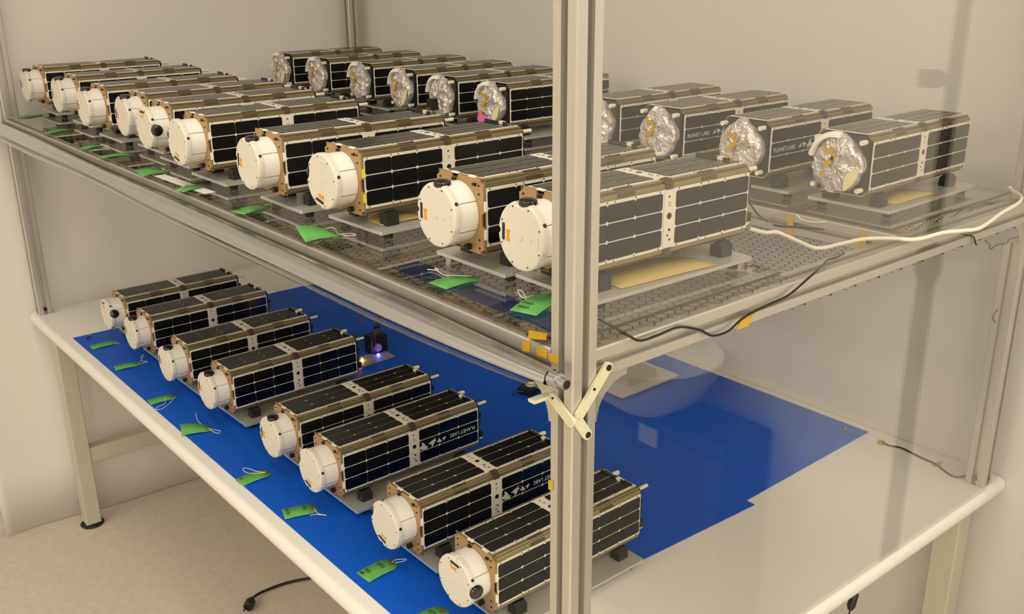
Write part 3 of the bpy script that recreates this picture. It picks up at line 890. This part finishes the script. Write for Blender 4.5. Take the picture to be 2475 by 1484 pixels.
# ------------------------------------------------------------------ green tags
def green_tag(head, tail, width, z, label, group, texts=(), string=(), lift=.004, twist=0):
    h = at(*head, 2, z+.001); t = at(*tail, 2, z+.001)
    d = Vector((t.x-h.x, t.y-h.y, 0)); ln = d.length; ang = math.atan2(d.y, d.x)
    width *= 1.45; lift *= .45; ln += .004
    root = thing('paper_tag', label, 'tag', (h.x, h.y, z), ang, group)
    b = MB(); n = 10; e = .006
    def hz(q): return .0005+lift*sin(pi*q)+.5*lift*q
    # card from x=-e to x=ln, clipped corners at the head end
    vs = []
    for i in range(n+1):
        q = i/n; x = -e+q*(ln+e); wd = width/2*min(1, .55+max(0, x+e)/.012*.45)
        tw = twist*q
        for s in (-1, 1): vs.append((x, s*wd*cos(tw), hz(q)+max(0, s*wd*sin(tw)+abs(wd*sin(tw)))))
    fs = [(2*i, 2*i+1, 2*i+3, 2*i+2) for i in range(n)]
    b.add(vs, fs)
    o = b.build('card', M_green, root); sm = o.modifiers.new('thickness', 'SOLIDIFY'); sm.thickness = .0004
    b = MB(); b.lathe([(0, .0018), (0, .0042), (.0005, .0042), (.0005, .0018)], (.002, 0, hz(.1)+.0003), (0, 0, 1), 16, closed=False); b.build('eyelet', M_eye, root)
    for (s, fx, sz, rz) in texts:
        me = text_mesh(s, sz, M_ink, .0001)
        # across the card, facing up
        put('handwriting', me, root, (ln*fx, (-width*.40 if rz > 0 else width*.40), hz(fx)+.0013), (0, 0, rz))
    if string:
        P = [at(px, py, 2, z+.0012) for px, py in string]
        inv = root.matrix_basis.inverted() if False else Matrix.Rotation(-ang, 4, 'Z') @ Matrix.Translation((-h.x, -h.y, -z))
        Q = [inv @ p for p in P]
        b = MB(); b.tube(catmull([q+Vector((0, 0, .0006+.0008*(i % 2))) for i, q in enumerate(Q)], 6), .0006, 6); b.build('string', M_string, root)
    return root
G1, G2 = 'tags on the blue bench mat', 'tags along the shelf front'
hp = pi/2
zl = MT
green_tag((1071, 1477), (1000, 1512), .026, zl, 'green paper tag at the bottom edge of the photo, nearest on the mat', G1, [('0731', .3, .011, hp)])
green_tag((947, 1361), (881, 1394), .026, zl, 'green paper tag with inked numbers, tied to the second stand on the mat', G1, [('0722', .32, .010, hp), ('PIO', .74, .009, hp), ('40', .9, .009, hp)], [(947, 1361), (956, 1355), (981, 1352), (978, 1357), (955, 1361)])
green_tag((759, 1229), (690, 1243), .026, zl, 'green paper tag in front of the third satellite on the mat', G1, [('0723', .3, .009, hp), ('PD 38', .86, .008, hp)], [(759, 1231), (770, 1243), (790, 1246), (762, 1245), (750, 1247)])
green_tag((644, 1142), (583, 1165), .025, zl, 'green paper tag with looped string beside it, fourth nearest on the mat', G1, [('28', .85, .008, hp)], [(640, 1143), (612, 1146), (592, 1141), (588, 1133), (604, 1134), (622, 1141), (642, 1142)])
green_tag((505, 1036), (443, 1046), .024, zl, 'creased green paper tag with string in front of the fifth satellite', G1, [('11', .85, .008, hp)], [(473, 998), (480, 1020), (505, 1036), (532, 1043), (526, 1048), (506, 1040)], .006, -.4)
green_tag((420, 958), (364, 972), .023, zl, 'green paper tag with string end toward the bench edge, sixth nearest on the mat', G1, [], [(424, 960), (408, 978), (388, 990), (376, 988), (398, 976), (400, 962)])
green_tag((334, 879), (281, 890), .023, zl, 'green paper tag with string toward the satellites, seventh nearest on the mat', G1, [], [(334, 879), (344, 870), (341, 862), (348, 859), (342, 872), (357, 875), (338, 880)])
green_tag((278, 827), (224, 840), .023, zl, 'green paper tag at the far left corner of the blue mat', G1, [], [(278, 828), (288, 832)])
zu = ZP
green_tag((1345, 716), (1268, 757), .026, zu, 'curled green paper tag with ink marks against the tall near post', G2, [('PAD', .7, .008, hp), ('0003', .85, .008, hp)], [(1345, 716), (1310, 720), (1285, 716), (1262, 722), (1252, 702), (1264, 708), (1272, 724)], .01)
green_tag((1140, 669), (1062, 690), .026, zu, 'green paper tag with brown eyelet on the shelf, second from the tall post', G2, [], [(1140, 668), (1101, 668), (1075, 666), (1055, 655), (1052, 648), (1058, 655), (1033, 652)])
green_tag((815, 566), (733, 581), .025, zu, 'bright green paper tag with two string loops, third on the shelf', G2, [('44', .85, .007, hp)], [(815, 566), (797, 562), (786, 556), (800, 552), (812, 556), (815, 565), (838, 570), (860, 570), (850, 565), (826, 567)], .006, -.55)
green_tag((640, 498), (578, 514), .024, zu, 'green paper tag fourth on the shelf, in front of the capped satellites', G2, [('PD', .8, .007, hp)], [(640, 498), (652, 492), (672, 490), (682, 500)])
green_tag((486, 449), (434, 461), .023, zu, 'green paper tag lying across the white paper strip', G2, [], [(430, 462), (445, 452), (452, 445)])
green_tag((400, 414), (340, 425), .022, zu, 'green paper tag sixth on the shelf, left of the white paper strip', G2, [], [], .007, -.3)
green_tag((314, 371), (246, 380), .022, zu, 'green paper tag seventh on the shelf near the film roll', G2)
green_tag((240, 351), (203, 359), .020, zu, 'small looking green paper tag with string, third from the left end', G2, [], [(240, 351), (258, 353), (264, 357), (256, 359)])
green_tag((168, 312), (112, 322), .020, zu, 'dull green paper tag second from the left end of the shelf', G2)
green_tag((98, 278), (52, 284), .020, zu, 'green paper tag at the far left end of the shelf', G2)
# white paper strip with printed marks
p0 = at(385, 424, 2, ZP); p1 = at(508, 467, 2, ZP); d = p1-p0; a = math.atan2(d.y, d.x)
b = MB(); b.box(0, d.length, -.011, .011, .0003, .0007)
o = tag(b.build('paper_strip', M_label, None, (p0.x, p0.y, ZP), (0, 0, a)), 'long white paper strip lying on the shelf under a green tag', 'paper strip')
# manila papers on the stands
def manila(k, pts, label, curl=.012):
    x, y, a = POS[k]; z = (ZP if k[0] != 'L' else MT)+.0152
    b = MB(); n = 10; vs = []
    (x0, y0), (x1, y1), wd = pts
    for i in range(n+1):
        q = i/n; cx = x0+(x1-x0)*q; cy = y0+(y1-y0)*q
        for s in (0, 1): vs.append((cx, cy+s*wd*(1-.35*(abs(q-.5)*2)**3), .0008+curl*sin(pi*min(1, q*1.0))*(.15 if s == 0 else .6)*q))
    b.add(vs, [(2*i, 2*i+1, 2*i+3, 2*i+2) for i in range(n)])
    o = b.build('paper_slip', M_manila, None, (x, y, z), (0, 0, a)); sm = o.modifiers.new('t', 'SOLIDIFY'); sm.thickness = .0004; sm.offset = 1
    tag(o, label, 'paper')
manila('U1', ((.065, -.062), (.232, -.072), .07), 'curled yellow manila slip on the stand right of the tall post', .006)
manila('U3', ((.03, -.045), (.11, -.05), .06), 'small manila slip on the stand of the yellow tabbed satellite')
manila('B1', ((.07, -.058), (.2, -.066), .05), 'yellow manila slip on the stand at the right end of the back row')

# ------------------------------------------------------------------ amber tapes
def tape(name, P, nrm, label, th=.0005):
    b = MB(); P = [Vector(p) for p in P]; nrm = Vector(nrm)*th; c = sum(P, Vector())/len(P)
    n = len(P)
    vs = [p-c for p in P]+[p-c+nrm for p in P]
    b.add(vs, [tuple(range(n)), tuple(range(n, 2*n))]+[(i, (i+1) % n, n+(i+1) % n, n+i) for i in range(n)])
    return tag(b.build(name, M_amber, None, c, smooth=False), label, 'tape', 'amber tape pieces')
xo = PX-.0003
tape('tape_piece', [at(1263, 825, 0, xo), at(1282, 822, 0, xo), at(1280, 851, 0, xo), at(1262, 848, 0, xo)], (-1, 0, 0), 'amber tape over the front rail, left of the near post')
tape('tape_piece', [at(1296, 838, 0, xo), at(1322, 846, 0, xo), at(1322, 866, 0, xo), at(1298, 858, 0, xo)], (-1, 0, 0), 'amber tape on the front rail touching the near post')
tape('tape_piece', [at(1328, 853, 0, xo), at(1350, 861, 0, xo), at(1350, 880, 0, xo), at(1328, 872, 0, xo)], (-1, 0, 0), 'amber tape on the near post front beside the rail')
zz = ZP+.0004
tape('tape_piece', [at(1278, 799, 2, zz), at(1322, 806, 2, zz), at(1320, 822, 2, zz), at(1276, 818, 2, zz)], (0, 0, 1), 'amber tape flat on the shelf corner beside the near post')
tape('tape_piece', [at(1326, 1159, 0, xo), at(1337, 1163, 0, xo), at(1337, 1186, 0, xo), at(1326, 1182, 0, xo)], (-1, 0, 0), 'small amber tape low on the near post above the mat')
yo = .002-.0003
tape('tape_piece', [at(1795, 764, 1, yo), at(1825, 754, 1, yo), at(1808, 788, 1, yo), at(1780, 797, 1, yo)], (0, -1, 0), 'amber tape on the right side rail under the dark cable')
xo2 = XC-S/2-.0003
tape('tape_piece', [at(1903, 517, 0, xo2), at(1918, 520, 0, xo2), at(1918, 570, 0, xo2), at(1903, 567, 0, xo2)], (-1, 0, 0), 'amber tape on the middle crossbar, left piece')
tape('tape_piece', [at(2080, 556, 0, xo2), at(2096, 560, 0, xo2), at(2090, 604, 0, xo2), at(2076, 600, 0, xo2)], (-1, 0, 0), 'amber tape on the middle crossbar near the side rail')
zt = .0005
tape('tape_piece', [at(2122, 1062, 2, zt), at(2140, 1066, 2, zt), at(2136, 1077, 2, zt), at(2120, 1073, 2, zt)], (0, 0, 1), 'amber tape holding the bench cable beside the blue mat')
tape('tape_piece', [at(2254, 1120, 2, zt), at(2280, 1114, 2, zt), at(2272, 1126, 2, zt), at(2252, 1128, 2, zt)], (0, 0, 1), 'amber tape holding the bench cable close to the right post')

# ------------------------------------------------------------------ cables
def cable(name, pts, r, m, label, n=8):
    b = MB(); P = [Vector(p) for p in pts]; c = P[0].copy()
    b.tube(catmull([p-c for p in P], 10), r, n)
    return tag(b.build(name, m, None, c), label, 'cable')
zr = ZT+.0032
W = [at(1812, 553, 2, .61), at(1850, 562, 2, .603), at(1880, 562, 2, .6), at(1930, 583, 2, .592), at(1975, 600, 2, .5885), at(2030, 590, 2, .587), at(2085, 578, 2, .587), at(2150, 576, 2, .586), at(2215, 578, 2, .5855), at(2280, 562, 2, .5855), at(2330, 557, 2, .5858), at(2370, 550, 2, .587), at(2420, 515, 2, .588), at(2462, 490, 2, .588), at(2468, 474, 2, .588), at(2448, 461, 2, .588), at(2440, 452, 2, .595)]
cable('white_cable', W, .0029, M_white, 'white cable running from the nearest shelf satellite along the right rail')
yc = .0005-.0005
K = [at(1448, 772, 2, ZP+.002), at(1490, 795, 2, ZP+.002), at(1520, 812, 1, -.002), at(1548, 823, 1, -.003), at(1590, 810, 1, -.003), at(1640, 791, 1, -.003), at(1690, 797, 1, -.003), at(1722, 811, 1, -.003), at(1760, 800, 1, -.003), at(1800, 766, 1, -.003), at(1860, 735, 1, -.003), at(1905, 714, 1, -.003), at(1950, 676, 1, -.003), at(1985, 645, 2, ZT+.004), at(2000, 629, 2, ZT+.004), at(2022, 622, 2, ZT+.004), at(2040, 612, 2, ZT+.004)]
cable('thin_cable', K, .0015, M_grey if False else M_screw, 'thin dark cable looped over the right side rail')
K = [at(1812, 492, 2, .600), at(1832, 518, 2, .592), at(1852, 534, 0, xo2-.002), at(1880, 546, 0, xo2-.002), at(1930, 549, 0, xo2-.002), at(1990, 555, 0, xo2-.002)]
cable('thin_cable', K, .0014, M_screw, 'thin dark cable hanging on the middle crossbar')
K = [at(1925, 518, 0, xo2-.002), at(1938, 530, 0, xo2-.003), at(1960, 536, 0, xo2-.003), at(1995, 537, 0, xo2-.002)]
cable('cable_tie', K, .0012, M_white, 'white cable tie lying along the middle crossbar')
K = [at(2133, 1068, 2, .0022), at(2150, 1077, 2, .0022), at(2180, 1083, 2, .0022), at(2225, 1105, 2, .0022), at(2262, 1122, 2, .0022), at(2290, 1143, 2, .0022), at(2312, 1153, 2, .0022), at(2330, 1150, 2, .0022), at(2344, 1146, 2, .0025)]
cable('bench_cable', K, .0018, M_screw, 'thin dark cable taped along the back of the bench')
K = [at(2335, 568, 1, -.001), at(2352, 572, 1, -.001), at(2358, 588, 1, -.001), at(2360, 592, 1, -.001)]
cable('wire_end', K, .0012, M_screw, 'short bent wire end sticking out of the right rail')
K = [at(2381, 581, 1, .008), at(2392, 592, 1, .008), at(2393, 603, 1, .008), at(2410, 592, 1, .008), at(2432, 588, 1, .008), at(2440, 579, 1, .008), at(2462, 572, 1, .008)]
cable('wire_end', K, .0013, M_screw, 'kinked wire under the right rail by the back right post')
K = [at(2411, 748, 1, .03), at(2402, 760, 1, .03), at(2400, 772, 1, .03), at(2406, 779, 1, .03)]
cable('wire_end', K, .0013, M_screw, 'curved wire end beside the back right post')
# floor cord with plug
plug = thing('power_cord', 'black power cord with a plug lying on the floor under the bench', 'power cord', (.27, 1.57, FL))
P = [at(607, 1452, 2, FL+.016), at(622, 1437, 2, FL+.012), at(660, 1420, 2, FL+.006), at(700, 1407, 2, FL+.005), at(745, 1398, 2, FL+.005), at(800, 1390, 2, FL+.005), at(900, 1392, 2, FL+.005)]
O = Vector((.27, 1.57, FL))
b = MB(); b.tube(catmull([p-O for p in P], 8), .004, 8); b.build('cord', M_blkpl, plug)
b = MB(); h = P[0]-O; t = (at(600, 1466, 2, FL+.016)-P[0]); t.z = 0; t.normalize()
b.lathe([(-.012, .006), (-.004, .009), (.004, .014), (.026, .0145), (.03, .011)], h, t, 14); b.build('plug_body', M_blkpl, plug)
sd = Vector((-t.y, t.x, 0))
for s in (-1, 1):
    b = MB(); q = h+t*.03+sd*(s*.006); b.tube([q, q+t*.016], .002, 6); b.build('prong', M_screw, plug)
# plug end hanging under the right bench edge
c = at(2062, 1440, 1, .03)
hang = thing('hanging_plug', 'black cord connector hanging below the right edge of the bench', 'plug', c)
b = MB(); e1 = at(2054, 1474, 1, .03)-c; e0 = at(2068, 1430, 1, .03)-c
b.lathe([(0, .004), (.004, .0068), ((e1-e0).length*.8, .0072), ((e1-e0).length, .004)], e0, e1-e0, 14); b.build('connector', M_blkpl, hang)
b = MB(); top_ = Vector((.035, .06, -TH-c.z)); b.tube(catmull([top_, (top_+e0)*.5+Vector((0, .01, 0)), e0]), .0026, 8); b.build('cord', M_blkpl, hang)
b = MB(); b.tube(catmull([e1, e1+Vector((-.002, 0, -.03)), e1+Vector((.004, .01, -.09)), e1+Vector((.03, .05, -.2))]), .0014, 8); b.build('tail_cord', M_blkpl, hang)

# ------------------------------------------------------------------ glowing circuit and other devices on the mat
bx = at(912, 872, 2, MT)
dv = thing('circuit_device', 'small black camera device with blue and yellow lights on the blue mat', 'device', (bx.x, bx.y, MT), .0)
def rel(p): return Vector(p)-Vector((bx.x, bx.y, MT))
c_ = [rel(at(px, py, 2, MT+.004)) for px, py in ((867, 888), (954, 860), (930, 846), (868, 862))]
b = MB(); b.prism([(p.x, p.y) for p in c_], 2, .0005, .004); b.build('board', M_grey, dv)
yb = at(914, 860, 2, MT+.004)
b = MB(); p = rel(at(918, 853, 2, MT+.004)); b.cbox(p.x-.022, p.x+.028, p.y+.002, p.y+.04, .004, .05, .003, 2); b.build('housing', M_blkpl, dv)
q0 = Vector((p.x+.004, p.y+.02, .05)); q1 = Vector((p.x+.03, p.y+.03, .115))
b = MB()
for s in (-1, 1): b.tube([q0+Vector((s*.005, 0, 0)), q1+Vector((s*.005, 0, 0))], .004, 4)
b.tube([q0+Vector((-.005, 0, .02)), q0+Vector((.012, 0, .02))], .004, 6); b.build('arm', M_blkpl, dv)
b = MB(); b.cbox(q1.x-.014, q1.x+.014, q1.y-.01, q1.y+.01, q1.z-.012, q1.z+.02, .003, 2); b.build('arm_head', M_blkpl, dv)
b = MB(); l_ = Vector((p.x-.004, p.y-.002, .02)); b.lathe([(-.001, .010), (.004, .011)], l_, (0, 1, 0), 18); b.build('grey_lens_ring', M_grey, dv)
for nm, px, py, m, r in (('blue_light', 914.5, 857, M_ledb, .0036), ('yellow_light', 875.5, 868, M_ledy, .0032), ('red_light', 868, 884, M_ledr, .003)):
    q = rel(at(px, py, 2, MT+.008)); b = MB(); b.lathe([(-.003, r), (0, r), (r*.7, r*.7), (r, r*.1)], q, (0, 0, 1), 12); b.build(nm, m, dv)
b = MB(); b.tube(catmull([Vector((p.x-.015, p.y+.02, .04)), Vector((p.x-.05, p.y+.02, .044)), Vector((p.x-.08, p.y-.01, .03)), Vector((p.x-.09, p.y-.02, .02))]), .0016, 6); b.build('black_wire', M_blkpl, dv)
b = MB(); b.tube(catmull([q1+Vector((.01, 0, -.01)), q1+Vector((.06, -.02, -.05)), q1+Vector((.11, -.06, -.098)), q1+Vector((.16, -.04, -.108))]), .0014, 6)
b.tube(catmull([Vector((p.x-.01, p.y, .07)), Vector((p.x-.014, p.y-.002, .04)), Vector((p.x-.012, p.y-.004, .012))]), .001, 6)
b.tube(catmull([Vector((p.x-.004, p.y+.09, .15)), Vector((p.x-.002, p.y+.092, .08)), Vector((p.x+.004, p.y+.092, .06)), Vector((p.x+.012, p.y+.094, .08)), Vector((p.x+.014, p.y+.094, .15))]), .001, 6)
b.build('red_wire', M_red, dv)
# second device behind the bracket
c = at(1283, 945, 2, MT)
d2 = thing('small_device', 'small dark instrument with a silver ring on the mat below the pipe end', 'device', (c.x, c.y, MT), .3)
b = MB(); b.cbox(-.03, .03, -.02, .02, 0, .016, .003, 2); b.build('case', M_blkpl, d2)
b = MB(); b.lathe([(0, .012), (.004, .014), (.008, .011)], (-.005, -.003, .016), (0, 0, 1), 20, closed=False); b.build('silver_ring', M_alu, d2)
b = MB(); b.tube(catmull([(-.03, 0, .01), (-.045, .012, .012), (-.05, .02, .004)]), .002, 6); b.build('black_wire', M_blkpl, d2)
# grey plate with a block
c = at(1530, 925, 2, MT)
d3 = thing('spare_stand', 'grey metal plate with a low grey block on the mat behind the side rail', 'stand', (c.x, c.y, MT), 0)
b = MB(); b.cbox(-.10, .10, -.06, .06, .008, .012, .001, 2); b.build('plate', M_plate, d3)
b = MB(); b.cbox(-.05, .05, -.03, .03, .012, .032, .002, 2); b.build('block', M_grey, d3)
for sx in (-1, 1):
    for sy in (-1, 1):
        b = MB(); b.lathe([(0, .007), (.008, .009)], (sx*.085, sy*.045, 0), (0, 0, 1), 12); b.build('rubber_foot', M_black, d3)
# small bolts dropped on the mat
for px, py, lab in ((212, 817, 'small bright screw on the far left corner of the blue mat'), (2042, 1044, 'small brass screw near the back right corner of the blue mat')):
    q = at(px, py, 2, MT); b = MB(); b.cyl((0, 0, .004), (.012, .004, .004), .0025, 10); b.lathe([(0, .004), (.004, .004)], (-.004, -.001, .004), (.95, .3, 0), 8)
    tag(b.build('loose_screw', M_pipe, None, q), lab, 'screw')

# ------------------------------------------------------------------ things beside the bench that the clear wall mirrors
sx, sy = 1.10, -.158
st = thing('light_stand', 'slim black floor stand beside the right end of the bench, mirrored in the clear wall', 'light stand', (sx, sy, FL))
b = MB(); b.cyl((0, 0, .30), (0, 0, 1.15), .017, 14); b.cyl((0, 0, 1.1), (0, 0, 2.3), .012, 14); b.build('pole', M_blkpl, st)
b = MB(); b.lathe([(0, .02), (.012, .024), (.05, .024), (.06, .018)], (0, 0, 1.12), (0, 0, 1), 16); b.build('collar', M_black, st)
b = MB(); b.cyl((0, 0, 1.49), (0, -.045, 1.49), .012, 12); b.cyl((0, -.045, 1.475), (0, -.045, 1.505), .02, 14); b.build('clamp_knob', M_black, st)
for k in range(3):
    a = radians(100+120*k); b = MB(); b.tube([(0, 0, .36), (.09*cos(a)*.9, .20*sin(a)*.9, .04), (.085*cos(a), .24*sin(a), .008)], .009, 8); b.build('leg', M_blkpl, st)
dk = thing('black_case', 'large black equipment case by the wall right of the bench, mirrored in the clear wall', 'case', (1.09, -.95, FL))
b = MB(); b.cbox(-.09, .09, -.42, .42, .03, .60, .012, 1); b.build('case_body', M_dark, dk)
b = MB(); b.cbox(-.092, .092, -.422, .422, .60, .64, .012, 1); b.build('case_lid', M_black, dk)
for y in (-.2, .2): b = MB(); b.box(-.1, -.09, y-.03, y+.03, .57, .62); b.build('latch', M_alu, dk)
for y in (-.36, .36): b = MB(); b.cyl((-.06, y, .03), (.06, y, .03), .03, 16); b.build('wheel', M_blkpl, dk)
bw = thing('white_bowl', 'wide white bowl on the black equipment case, mirrored in the clear wall', 'bowl', (1.04, -.80, FL+.64))
b = MB(); b.lathe([(0, .05), (.004, .07), (.05, .135), (.11, .172), (.15, .18), (.15, .176), (.11, .166), (.055, .128), (.012, .06)], (0, 0, 0), (0, 0, 1), 40); b.build('shell', M_paper, bw)
